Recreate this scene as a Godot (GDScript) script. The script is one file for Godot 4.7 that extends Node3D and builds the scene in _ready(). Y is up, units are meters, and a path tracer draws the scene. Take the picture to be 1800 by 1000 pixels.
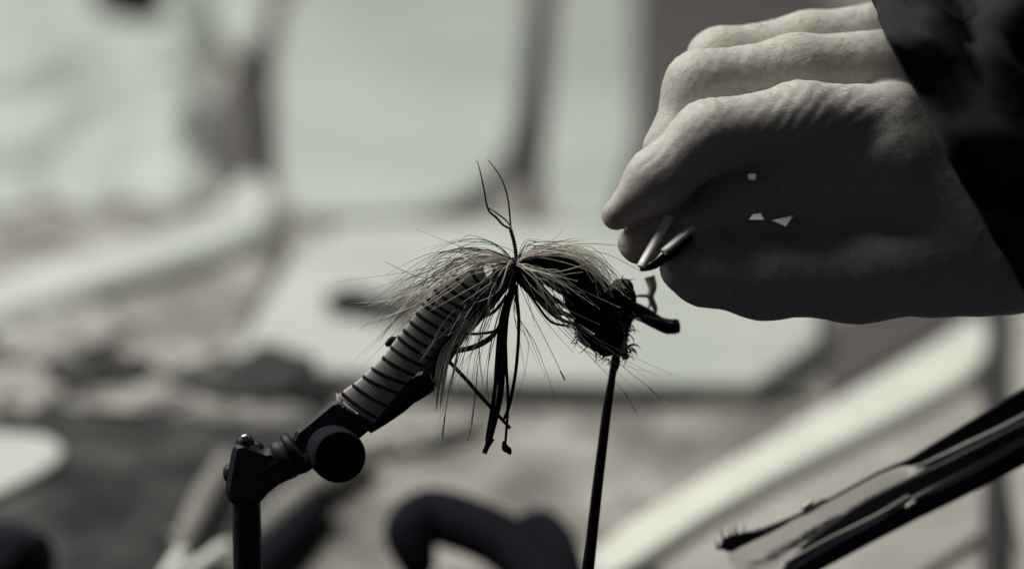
extends Node3D
# A fly being tied in a vise, a hand with scissors beside it, a cluttered table behind.
const DIST := 0.9            # lens to the fly
const PPM := 6000.0          # picture units per metre at the fly (1800 wide)
var eye := Vector3.ZERO
var rt := Vector3.RIGHT
var upv := Vector3.UP
var fw := Vector3.FORWARD
var M := {}
var rng := RandomNumberGenerator.new()

# ---------------------------------------------------------------- places
func P(px: float, py: float, dmm := 0.0) -> Vector3:
	var z: float = DIST + dmm * 0.001
	var s: float = z / DIST / PPM
	return eye + fw * z + rt * ((px - 900.0) * s) + upv * ((500.0 - py) * s)

func T(px: float, py: float, h := 0.0) -> Vector3:
	var dir: Vector3 = P(px, py) - eye
	return eye + dir * ((h - eye.y) / dir.y)

func PL(a: Array) -> PackedVector3Array:   # [px, py, depth, ...]
	var out := PackedVector3Array()
	for i in range(0, a.size(), 3):
		out.append(P(a[i], a[i + 1], a[i + 2]))
	return out

# ---------------------------------------------------------------- naming
var used := {}
func numbered(n: String) -> String:
	if not used.has(n):
		used[n] = 0
		return n
	used[n] += 1
	return "%s_%03d" % [n, used[n]]

func tag(o: Node, label: String, category: String, group := "", kind := "") -> void:
	if label: o.set_meta("label", label)
	if category: o.set_meta("category", category)
	if group: o.set_meta("group", group)
	if kind: o.set_meta("kind", kind)

func thing(called: String, label: String, category: String, at := Vector3.ZERO, group := "") -> Node3D:
	var o := Node3D.new()
	o.name = numbered(called)
	add_child(o)
	o.position = at
	tag(o, label, category, group)
	return o

func obj(called: String, st: SurfaceTool, m: Material, parent: Node = null) -> MeshInstance3D:
	var o := MeshInstance3D.new()
	o.mesh = st.commit()
	o.material_override = m
	if parent == null:
		o.name = numbered(called)
		add_child(o)
	else:
		o.name = called
		parent.add_child(o, true)
		# parts are modelled in world places: undo the parent's place
		o.transform = parent_xf(parent).affine_inverse()
	return o

func parent_xf(n: Node) -> Transform3D:
	var t := Transform3D.IDENTITY
	var k: Node = n
	while k != self and k != null:
		t = k.transform * t
		k = k.get_parent()
	return t

func mb() -> SurfaceTool:
	var st := SurfaceTool.new()
	st.begin(Mesh.PRIMITIVE_TRIANGLES)
	return st

# ---------------------------------------------------------------- shapes
func smooth_path(pts: PackedVector3Array, n: int) -> PackedVector3Array:
	var out := PackedVector3Array()
	var k := pts.size()
	for i in k - 1:
		var a: Vector3 = pts[maxi(i - 1, 0)]
		var b: Vector3 = pts[i]
		var c: Vector3 = pts[i + 1]
		var d: Vector3 = pts[mini(i + 2, k - 1)]
		for j in n:
			var t := float(j) / n
			out.append(b.cubic_interpolate(c, a, d, t))
	out.append(pts[k - 1])
	return out

func smooth_num(v: Array, n: int) -> PackedFloat32Array:
	var out := PackedFloat32Array()
	for i in v.size() - 1:
		for j in n:
			out.append(lerpf(v[i], v[i + 1], float(j) / n))
	out.append(v[v.size() - 1])
	return out

# grid of points -> quads; rows[i][j]; closed in j
func skin_rows(st: SurfaceTool, rows: Array, closed := true, uvs := false) -> void:
	var nr := rows.size()
	var nc: int = rows[0].size()
	var last := nc if closed else nc - 1
	for i in nr - 1:
		for j in last:
			var j2 := (j + 1) % nc
			var a: Vector3 = rows[i][j]
			var b: Vector3 = rows[i][j2]
			var c: Vector3 = rows[i + 1][j2]
			var d: Vector3 = rows[i + 1][j]
			var u0 := float(j) / last
			var u1 := float(j + 1) / last
			var v0 := float(i) / (nr - 1)
			var v1 := float(i + 1) / (nr - 1)
			for q in [[a, u0, v0], [b, u1, v0], [c, u1, v1], [a, u0, v0], [c, u1, v1], [d, u0, v1]]:
				if uvs: st.set_uv(Vector2(q[1], q[2]))
				st.add_vertex(q[0])

func cap_ring(st: SurfaceTool, ring: PackedVector3Array, flip: bool, uvs := false) -> void:
	var c := Vector3.ZERO
	for p in ring: c += p
	c /= ring.size()
	for j in ring.size():
		var a: Vector3 = ring[j]
		var b: Vector3 = ring[(j + 1) % ring.size()]
		for q in ([c, b, a] if flip else [c, a, b]):
			if uvs: st.set_uv(Vector2.ZERO)
			st.add_vertex(q)

func rings(path: PackedVector3Array, radii: PackedFloat32Array, sides: int, flat := 1.0, flat_dir := Vector3.ZERO) -> Array:
	var rows := []
	var t0: Vector3 = (path[1] - path[0]).normalized()
	var n: Vector3 = t0.cross(Vector3.UP if absf(t0.y) < 0.9 else Vector3.RIGHT).normalized()
	for i in path.size():
		var t: Vector3 = (path[mini(i + 1, path.size() - 1)] - path[maxi(i - 1, 0)]).normalized()
		n = (n - t * n.dot(t)).normalized()
		if flat_dir != Vector3.ZERO:
			n = (flat_dir - t * flat_dir.dot(t)).normalized()
		var b: Vector3 = t.cross(n)
		var ring := PackedVector3Array()
		for j in sides:
			var a := TAU * j / sides
			ring.append(path[i] + (n * cos(a) * flat + b * sin(a)) * radii[i])
		rows.append(ring)
	return rows

# tapered tube with closed, rounded ends
func tube(st: SurfaceTool, pts: PackedVector3Array, r: Array, sides := 8, n := 6, flat := 1.0, flat_dir := Vector3.ZERO, round_ends := false) -> void:
	var path := smooth_path(pts, n) if n > 1 else pts
	var rr := smooth_num(r, n) if n > 1 else PackedFloat32Array(r)
	if round_ends:
		var p2 := PackedVector3Array()
		var r2 := PackedFloat32Array()
		var d0: Vector3 = (path[0] - path[1]).normalized()
		for k in [[0.92, 0.39], [0.7, 0.71], [0.39, 0.92]]:
			p2.append(path[0] + d0 * rr[0] * k[0]); r2.append(rr[0] * k[1])
		p2.append_array(path); r2.append_array(rr)
		var e := path.size() - 1
		var d1: Vector3 = (path[e] - path[e - 1]).normalized()
		for k in [[0.39, 0.92], [0.7, 0.71], [0.92, 0.39]]:
			p2.append(path[e] + d1 * rr[e] * k[0]); r2.append(rr[e] * k[1])
		path = p2; rr = r2
	var rows := rings(path, rr, sides, flat, flat_dir)
	skin_rows(st, rows)
	cap_ring(st, rows[0], false)
	cap_ring(st, rows[rows.size() - 1], true)

func lathe(st: SurfaceTool, a: Vector3, b: Vector3, prof: Array, sides := 32, knurl := 0.0) -> void:   # prof: [along 0..1, radius m]
	var path := PackedVector3Array()
	var rr := PackedFloat32Array()
	for q in prof:
		path.append(a.lerp(b, q[0])); rr.append(q[1])
	var t := (b - a).normalized()
	var n: Vector3 = t.cross(Vector3.UP if absf(t.y) < 0.9 else Vector3.RIGHT).normalized()
	var bb := t.cross(n)
	var rows := []
	for i in path.size():
		var ring := PackedVector3Array()
		for j in sides:
			var an := TAU * j / sides
			ring.append(path[i] + (n * cos(an) + bb * sin(an)) * rr[i] * (1.0 - (knurl if j % 2 else 0.0)))
		rows.append(ring)
	st.set_smooth_group(0)
	skin_rows(st, rows)
	st.set_smooth_group(1)
	cap_ring(st, rows[0], false)
	st.set_smooth_group(2)
	cap_ring(st, rows[rows.size() - 1], true)

func done(st: SurfaceTool, smooth := true) -> SurfaceTool:
	if not smooth: return flat_done(st)
	st.index()
	st.generate_normals()
	return st

func flat_done(st: SurfaceTool) -> SurfaceTool:
	st.set_smooth_group(-1)
	st.generate_normals()
	return st

func chaikin(a: PackedVector2Array, n: int) -> PackedVector2Array:
	for k in n:
		var o := PackedVector2Array()
		for i in a.size():
			var p: Vector2 = a[i]
			var q: Vector2 = a[(i + 1) % a.size()]
			o.append(p.lerp(q, 0.25)); o.append(p.lerp(q, 0.75))
		a = o
	return a

# bevelled slab: outline in a plane (origin o, axes ax, ay), thickness along nrm
func slab(st: SurfaceTool, outline: PackedVector2Array, o: Vector3, ax: Vector3, ay: Vector3, nrm: Vector3, thick: float, bev: float) -> void:
	if Geometry2D.is_polygon_clockwise(outline): outline.reverse()
	var top := outline
	if bev > 0.0:
		var ins := Geometry2D.offset_polygon(outline, -bev, Geometry2D.JOIN_ROUND)
		# keep the same count: move each point inwards along its normal
		top = PackedVector2Array()
		var k := outline.size()
		for i in k:
			var a: Vector2 = (outline[i] - outline[(i + k - 1) % k]).normalized()
			var b: Vector2 = (outline[(i + 1) % k] - outline[i]).normalized()
			var d := (a + b).normalized()
			top.append(outline[i] + Vector2(-d.y, d.x) * bev)
	var lay := [[outline, 0.0], [outline, thick - bev], [top, thick]]
	var rows := []
	for l in lay:
		var ring := PackedVector3Array()
		for p in l[0]: ring.append(o + ax * p.x + ay * p.y + nrm * l[1])
		rows.append(ring)
	st.set_smooth_group(-1)
	skin_rows(st, rows)
	var tri := Geometry2D.triangulate_polygon(top)
	for i in range(0, tri.size(), 3):
		for q in [tri[i], tri[i + 2], tri[i + 1]]:
			st.add_vertex(rows[2][q])
	tri = Geometry2D.triangulate_polygon(outline)
	for i in range(0, tri.size(), 3):
		for q in [tri[i], tri[i + 1], tri[i + 2]]:
			st.add_vertex(rows[0][q])

# a slab lying on the table (or on something h high); the outline is read off the picture and cast onto that plane
func flat_slab(called: String, px: Array, h: float, thick: float, m: Material, round := 2, bev := 0.001, parent: Node = null) -> MeshInstance3D:
	var out := PackedVector2Array()
	for i in range(0, px.size(), 2):
		var w := T(px[i], px[i + 1], h + thick)
		out.append(Vector2(w.x, -w.z))
	if round > 0: out = chaikin(out, round)
	var st := mb()
	slab(st, out, Vector3(0, h, 0), Vector3.RIGHT, Vector3.FORWARD, Vector3.UP, thick, minf(bev, thick * 0.45))
	return obj(called, flat_done(st), m, parent)

# a slab facing the lens, at its own distance
func face_slab(st: SurfaceTool, px: Array, d: float, thick: float, round := 2, bev := 0.0006) -> void:
	var out := PackedVector2Array()
	var s: float = (DIST + d * 0.001) / DIST / PPM
	for i in range(0, px.size(), 2):
		out.append(Vector2((px[i] - 900.0) * s, (500.0 - px[i + 1]) * s))
	if round > 0: out = chaikin(out, round)
	slab(st, out, eye + fw * (DIST + d * 0.001), rt, upv, -fw, thick, bev)

func lump(c: Vector3, r: Vector3, turn: float, rough: float, freq: float, seed_: int, nu := 40, nv := 20) -> SurfaceTool:
	var st := mb()
	var nz := FastNoiseLite.new()
	nz.seed = seed_; nz.frequency = freq; nz.fractal_octaves = 4
	var rows := []
	for i in nv + 1:
		var th: float = PI * clampf(float(i) / nv, 0.004, 0.996)
		var ring := PackedVector3Array()
		for j in nu:
			var ph := TAU * j / nu
			var d := Vector3(sin(th) * cos(ph), cos(th), sin(th) * sin(ph))
			var p := d * (1.0 + rough * nz.get_noise_3dv(d * 10.0))
			p = Vector3(p.x * r.x, p.y * r.y, p.z * r.z).rotated(Vector3.UP, turn) + c
			p.y = maxf(p.y, 0.001)
			ring.append(p)
		rows.append(ring)
	skin_rows(st, rows)
	return done(st)

# ---------------------------------------------------------------- materials
func noise_tex(freq: float, lo: Color, hi: Color, seed_: int, kind := FastNoiseLite.TYPE_SIMPLEX_SMOOTH, mid := 0.5) -> NoiseTexture2D:
	var t := NoiseTexture2D.new()
	t.width = 512; t.height = 512; t.seamless = true
	var n := FastNoiseLite.new()
	n.noise_type = kind; n.frequency = freq; n.seed = seed_; n.fractal_octaves = 5
	t.noise = n
	var g := Gradient.new()
	g.set_color(0, lo); g.set_color(1, hi)
	g.set_offset(0, mid - 0.35); g.set_offset(1, mid + 0.35)
	t.color_ramp = g
	return t

func bump_tex(freq: float, strength: float, seed_: int, kind := FastNoiseLite.TYPE_SIMPLEX_SMOOTH) -> NoiseTexture2D:
	var t := NoiseTexture2D.new()
	t.width = 512; t.height = 512; t.seamless = true
	var n := FastNoiseLite.new()
	n.noise_type = kind; n.frequency = freq; n.seed = seed_; n.fractal_octaves = 4
	t.noise = n
	t.as_normal_map = true; t.bump_strength = strength
	return t

func ridged_tex() -> NoiseTexture2D:
	var t := NoiseTexture2D.new()
	t.width = 512; t.height = 512; t.seamless = true
	var n := FastNoiseLite.new()
	n.noise_type = FastNoiseLite.TYPE_SIMPLEX_SMOOTH; n.frequency = 0.035; n.seed = 53
	n.fractal_type = FastNoiseLite.FRACTAL_RIDGED; n.fractal_octaves = 4
	n.domain_warp_enabled = true; n.domain_warp_amplitude = 12.0
	t.noise = n
	t.as_normal_map = true; t.bump_strength = -5.0
	return t

func lin(r: float, g: float, b: float) -> Color:
	return Color(r, g, b).linear_to_srgb()

func mat(c: Color, rough := 0.7, metal := 0.0) -> StandardMaterial3D:
	var m := StandardMaterial3D.new()
	m.albedo_color = c; m.roughness = rough; m.metallic = metal
	return m

func mottled(lo: Color, hi: Color, freq: float, scale: float, rough: float, seed_: int, bump := 0.0) -> StandardMaterial3D:
	var m := mat(Color.WHITE, rough)
	m.albedo_texture = noise_tex(freq, lo, hi, seed_)
	m.uv1_triplanar = true; m.uv1_world_triplanar = true
	m.uv1_scale = Vector3.ONE * scale
	if bump > 0.0:
		m.normal_enabled = true
		m.normal_texture = bump_tex(freq * 2.0, 6.0, seed_ + 3)
		m.normal_scale = bump
	return m

func make_materials() -> void:
	M.paper = mottled(lin(.41, .445, .41), lin(.49, .525, .482), 0.006, 3.0, 0.9, 3)
	M.card = mottled(lin(.365, .40, .37), lin(.435, .47, .435), 0.006, 2.0, 0.85, 5)
	M.tissue = mottled(lin(.345, .38, .35), lin(.465, .50, .465), 0.008, 2.5, 0.9, 7)
	M.table = mottled(lin(.14, .132, .12), lin(.41, .39, .357), 0.010, 3.0, 0.75, 11, 0.3)
	M.grey_board = mottled(lin(.31, .295, .27), lin(.44, .42, .39), 0.008, 3.0, 0.8, 12)
	M.pale_board = mottled(lin(.38, .365, .335), lin(.50, .48, .45), 0.008, 3.0, 0.8, 14)
	M.mat_dark = mottled(lin(.008, .008, .009), lin(.075, .071, .067), 0.010, 4.0, 0.95, 13, 0.4)
	M.hide = mottled(lin(.012, .012, .014), lin(.075, .07, .066), 0.02, 6.0, 0.95, 17, 0.6)
	M.pale_fur = mottled(lin(.16, .155, .14), lin(.52, .52, .48), 0.02, 6.0, 0.95, 19, 0.5)
	M.wood = mottled(lin(.68, .695, .63), lin(.78, .795, .73), 0.01, 6.0, 0.7, 21)
	M.grey = mat(lin(.085, .08, .077), 0.7)
	M.dusk = mat(lin(.035, .034, .036), 0.7)
	M.black = mat(lin(.012, .0125, .018), 0.75)
	M.black.metallic_specular = 0.08
	M.black_matt = mat(lin(.016, .0165, .023), 0.9)
	M.black_matt.metallic_specular = 0.15
	var gun := mat(lin(.022, .023, .032), 0.45)
	gun.metallic_specular = 0.3
	gun.normal_enabled = true; gun.normal_texture = bump_tex(0.05, 3.0, 31); gun.normal_scale = 0.25
	gun.uv1_triplanar = true; gun.uv1_scale = Vector3.ONE * 60.0
	M.gun = gun
	M.bright_steel = mat(lin(.55, .55, .52), 0.3, 1.0)
	M.blade = mat(lin(.80, .785, .72), 0.5, 0.25)
	M.cloth = mottled(lin(.008, .0083, .0125), lin(.015, .0155, .022), 0.05, 30.0, 0.95, 41, 0.6)
	# skin
	var sk := mat(Color.WHITE, 0.62)
	sk.albedo_texture = noise_tex(0.02, lin(.44, .42, .385), lin(.58, .555, .51), 51)
	sk.uv1_triplanar = true; sk.uv1_scale = Vector3.ONE * 38.0
	sk.normal_enabled = true
	sk.normal_texture = ridged_tex()
	sk.normal_scale = 0.4
	sk.subsurf_scatter_enabled = true; sk.subsurf_scatter_strength = 0.06
	M.skin = sk
	# ribbed cloth of the fly's back: fine lengthwise threads
	var im := Image.create(256, 256, false, Image.FORMAT_RGB8)
	for x in 256:
		for y in 256:
			var k: float = 0.5 + 0.5 * sin(x / 256.0 * TAU * 20.0 + 0.6 * sin(y * 0.35))
			var v: float = lerpf(0.26, 0.66, k) * (0.85 + 0.3 * rng.randf())
			im.set_pixel(x, y, lin(v, v * 0.93, v * 0.88))
	var strip := mat(Color.WHITE, 0.85)
	strip.albedo_texture = ImageTexture.create_from_image(im)
	M.strip = strip
	var bm: Image = im.duplicate()
	M.rib = mat(lin(.010, .010, .013), 0.6)
	M.body = mottled(lin(.009, .009, .013), lin(.020, .020, .026), 0.05, 120.0, 0.9, 61, 0.8)
	M.body.metallic_specular = 0.06
	M.leg = mat(lin(.020, .020, .027), 0.6)
	M.leg.metallic_specular = 0.2
	var hp := mat(lin(.42, .40, .35), 0.42)
	hp.backlight_enabled = true; hp.backlight = Color(.9, .89, .84)
	hp.albedo_color = lin(.86, .84, .77)
	M.hair_pale = hp
	var hm := mat(lin(.42, .40, .35), 0.5)
	hm.backlight_enabled = true; hm.backlight = Color(.6, .6, .55)
	M.hair_mid = hm
	M.wire = mat(lin(.03, .03, .032), 0.3, 0.6)
	M.wire_pale = mat(lin(.45, .44, .40), 0.3, 0.6)
	M.thread = mat(lin(.42, .40, .36), 0.8)
	M.quill = mat(lin(.30, .29, .26), 0.5)
	M.feather = mat(lin(.024, .025, .037), 0.85)
	M.feather.metallic_specular = 0.2
	M.web = mat(Color(lin(.30, .295, .28), 0.18), 0.35)
	M.web.transparency = BaseMaterial3D.TRANSPARENCY_ALPHA
	M.feather_web = mottled(lin(.07, .07, .074), lin(.20, .195, .185), 0.01, 8.0, 0.35, 72)
	M.feather_soft = mat(lin(.05, .05, .054), 0.7)

# ---------------------------------------------------------------- the hand: smooth union of tapered capsules, meshed as surface nets
var hA := PackedVector3Array()
var hB := PackedVector3Array()
var hR := PackedVector2Array()
var hG := PackedInt32Array()
var gK := PackedFloat32Array()
var holes := []
var skin_noise := FastNoiseLite.new()

func hb(g: int, a: Array, b: Array) -> void:      # [px, py, depth mm, radius mm]
	var pa := hp_local(a[0], a[1], a[2])
	var pb := hp_local(b[0], b[1], b[2])
	hA.append(pa); hB.append(pb); hR.append(Vector2(a[3], b[3])); hG.append(g)

func hp_local(px: float, py: float, d: float) -> Vector3:      # millimetres in the hand's own axes
	var s: float = (DIST + d * 0.001) / DIST / PPM * 1000.0
	return Vector3((px - 900.0) * s, (500.0 - py) * s, -d)

func smin(a: float, b: float, k: float) -> float:
	var h := maxf(k - absf(a - b), 0.0) / k
	return minf(a, b) - h * h * k * 0.25

func sdf(p: Vector3) -> float:
	var total := 1e9
	var cur := -1
	var d := 1e9
	var k := 1.0
	for i in hA.size():
		var g := hG[i]
		if g != cur:
			if cur >= 0: total = smin(total, d, 2.0 if cur > 0 else 5.0)
			cur = g; d = 1e9; k = gK[g]
		var pa: Vector3 = p - hA[i]
		var ba: Vector3 = hB[i] - hA[i]
		var t := clampf(pa.dot(ba) / ba.length_squared(), 0.0, 1.0)
		var e := (pa - ba * t).length() - lerpf(hR[i].x, hR[i].y, t)
		d = smin(d, e, k)
	total = smin(total, d, 2.0)
	return total

func hole(px: Array) -> void:
	var poly := PackedVector2Array()
	for i in range(0, px.size(), 2):
		poly.append(Vector2((px[i] - 900.0) / 6.0, (500.0 - px[i + 1]) / 6.0))
	if Geometry2D.is_polygon_clockwise(poly): poly.reverse()
	var box := Rect2(poly[0], Vector2.ZERO)
	for p in poly: box = box.expand(p)
	holes.append([poly, box])

func surface_nets(lo: Vector3, hi: Vector3, cell: float) -> SurfaceTool:
	var B := 6
	var nx := int(ceil((hi.x - lo.x) / cell / B)) * B
	var ny := int(ceil((hi.y - lo.y) / cell / B)) * B
	var nz := int(ceil((hi.z - lo.z) / cell / B)) * B
	var sx := nx + 1
	var sy := ny + 1
	var vals := PackedFloat32Array()
	vals.resize(sx * sy * (nz + 1))
	vals.fill(5.0)
	var active := []
	var reach := B * cell * 0.87 + 3.0
	for bz in nz / B:
		for by in ny / B:
			for bx in nx / B:
				var c := lo + Vector3(bx + 0.5, by + 0.5, bz + 0.5) * B * cell
				var v := sdf(c)
				if absf(v) < reach:
					active.append(Vector3i(bx, by, bz) * B)
				var inside := v <= -reach
				if inside:
					for z in range(bz * B, bz * B + B + 1):
						for y in range(by * B, by * B + B + 1):
							for x in range(bx * B, bx * B + B + 1):
								vals[(z * sy + y) * sx + x] = -5.0
	for b in active:
		for z in range(b.z, b.z + B + 1):
			for y in range(b.y, b.y + B + 1):
				for x in range(b.x, b.x + B + 1):
					var at: int = (z * sy + y) * sx + x
					if absf(vals[at]) == 5.0:
						vals[at] = sdf(lo + Vector3(x, y, z) * cell) + 1e-4
	var id := {}
	var verts := PackedVector3Array()
	var off := [0, 1, sx, sx + 1, sx * sy, sx * sy + 1, sx * sy + sx, sx * sy + sx + 1]
	var corner := [Vector3(0, 0, 0), Vector3(1, 0, 0), Vector3(0, 1, 0), Vector3(1, 1, 0), Vector3(0, 0, 1), Vector3(1, 0, 1), Vector3(0, 1, 1), Vector3(1, 1, 1)]
	var edges := [[0, 1], [0, 2], [0, 4], [1, 3], [1, 5], [2, 3], [2, 6], [3, 7], [4, 5], [4, 6], [5, 7], [6, 7]]
	for z in nz:
		for y in ny:
			var row := (z * sy + y) * sx
			for x in nx:
				var at := row + x
				var neg := 0
				for o in off:
					if vals[at + o] < 0.0: neg += 1
				if neg == 0 or neg == 8: continue
				var s := Vector3.ZERO
				var n := 0
				for e in edges:
					var a := vals[at + off[e[0]]]
					var b2 := vals[at + off[e[1]]]
					if (a < 0.0) != (b2 < 0.0):
						s += (corner[e[0]] as Vector3).lerp(corner[e[1]], a / (a - b2))
						n += 1
				id[at] = verts.size()
				verts.append(lo + (Vector3(x, y, z) + s / n) * cell)
	var idx := PackedInt32Array()
	for at in id:
		var x: int = at % sx
		var y: int = (at / sx) % sy
		var z: int = at / (sx * sy)
		if x == 0 or y == 0 or z == 0: continue
		var v0 := vals[at]
		var steps := [[1, sx, sx * sy], [sx, sx * sy, 1], [sx * sy, 1, sx]]
		for e in steps:
			var v1 := vals[at + e[0]]
			if (v0 < 0.0) == (v1 < 0.0): continue
			var q := [at, at - e[1], at - e[1] - e[2], at - e[2]]
			var ok := true
			for k in q:
				if not id.has(k): ok = false
			if not ok: continue
			var f := [id[q[0]], id[q[1]], id[q[2]], id[q[3]]]
			if v0 < 0.0:
				idx.append_array(PackedInt32Array([f[0], f[2], f[1], f[0], f[3], f[2]]))
			else:
				idx.append_array(PackedInt32Array([f[0], f[1], f[2], f[0], f[2], f[3]]))
	# relax a little, then fine unevenness
	var nrm := PackedVector3Array()
	nrm.resize(verts.size())
	for i in range(0, idx.size(), 3):
		var a := idx[i]
		var b3 := idx[i + 1]
		var c3 := idx[i + 2]
		var n3: Vector3 = (verts[c3] - verts[a]).cross(verts[b3] - verts[a])
		nrm[a] += n3; nrm[b3] += n3; nrm[c3] += n3
	for i in verts.size():
		var n4: Vector3 = nrm[i].normalized()
		verts[i] += n4 * (skin_noise.get_noise_3dv(verts[i]) * 0.22 + creases(verts[i]))
	nrm.fill(Vector3.ZERO)
	for i in range(0, idx.size(), 3):
		var n3: Vector3 = (verts[idx[i + 2]] - verts[idx[i]]).cross(verts[idx[i + 1]] - verts[idx[i]])
		for k in 3: nrm[idx[i + k]] += n3
	# triangles, with the gaps between the fingers cut out cleanly
	var flat := PackedVector2Array()
	for v in verts: flat.append(Vector2(v.x, v.y) / ((DIST - v.z * 0.001) / DIST))
	var st := mb()
	for i in range(0, idx.size(), 3):
		var near := -1
		for h in holes.size():
			var box: Rect2 = holes[h][1]
			var tb := Rect2(flat[idx[i]], Vector2.ZERO).expand(flat[idx[i + 1]]).expand(flat[idx[i + 2]])
			if box.intersects(tb, true): near = h
		var piece := []
		for k in 3: piece.append([flat[idx[i + k]], verts[idx[i + k]], nrm[idx[i + k]].normalized()])
		if near < 0:
			put_piece(st, piece)
			continue
		var poly: PackedVector2Array = holes[near][0]
		for e in poly.size():
			if piece.size() < 3: break
			var a := poly[e]
			var t := (poly[(e + 1) % poly.size()] - a).normalized()
			var m := Vector2(t.y, -t.x)            # points out of the polygon
			put_piece(st, half(piece, a, m, 1.0))
			piece = half(piece, a, m, -1.0)
	for h in holes:
		var poly: PackedVector2Array = h[0]
		var front := PackedVector3Array()
		var back := PackedVector3Array()
		for q in poly:
			front.append(on_ray(q, surface_depth(q, -60.0, 1.0)))
			back.append(on_ray(q, surface_depth(q, 80.0, -1.0)))
		for e in poly.size():
			var f := (e + 1) % poly.size()
			var n5: Vector3 = (front[f] - front[e]).cross(back[e] - front[e]).normalized()
			for p in [front[e], front[f], back[f], front[e], back[f], back[e]]:
				st.set_normal(n5)
				st.add_vertex(p * 0.001)
	return st

func half(piece: Array, a: Vector2, m: Vector2, side: float) -> Array:      # what lies on one side of a line
	var out := []
	for i in piece.size():
		var p = piece[i]
		var q = piece[(i + 1) % piece.size()]
		var dp: float = ((p[0] as Vector2) - a).dot(m) * side
		var dq: float = ((q[0] as Vector2) - a).dot(m) * side
		if dp >= 0.0: out.append(p)
		if (dp >= 0.0) != (dq >= 0.0):
			var t: float = dp / (dp - dq)
			out.append([(p[0] as Vector2).lerp(q[0], t), (p[1] as Vector3).lerp(q[1], t), (p[2] as Vector3).lerp(q[2], t)])
	return out

func put_piece(st: SurfaceTool, piece: Array) -> void:
	for k in range(1, piece.size() - 1):
		for v in [piece[0], piece[k], piece[k + 1]]:
			st.set_normal(v[2])
			st.add_vertex((v[1] as Vector3) * 0.001)

func on_ray(q: Vector2, d: float) -> Vector3:
	var s: float = (DIST + d * 0.001) / DIST
	return Vector3(q.x * s, q.y * s, -d)

func surface_depth(q: Vector2, from: float, way: float) -> float:
	var d := from
	for i in 80:
		var v := sdf(on_ray(q, d))
		if v < 0.05: break
		d += way * maxf(v, 0.1)
	return d

func creases(p: Vector3) -> float:      # folds over the joints, millimetres
	var s := 0.0
	for c in [[1400, 190, 11.0, 0.62, 3.6, 0.30], [1236, 195, 8.0, -0.35, 3.4, 0.30], [1225, 112, 8.0, -0.45, 3.4, 0.30], [1300, 105, 9.0, 0.2, 4.2, 0.22], [1140, 275, 6.5, 0.75, 3.2, 0.28], [1480, 180, 12.0, 0.9, 4.5, 0.25], [1340, 470, 9.0, 0.1, 4.0, 0.3]]:
		var q := Vector2(p.x - (c[0] - 900.0) / 6.0, p.y - (500.0 - c[1]) / 6.0)
		var w: float = exp(-q.length_squared() / (c[2] * c[2]))
		if w < 0.02: continue
		var u: float = q.x * cos(c[3]) - q.y * sin(c[3]) + 0.9 * skin_noise.get_noise_3dv(p * 0.8)
		s -= w * c[5] * pow(0.5 + 0.5 * sin(u * TAU / c[4]), 3.0)
	return s

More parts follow.
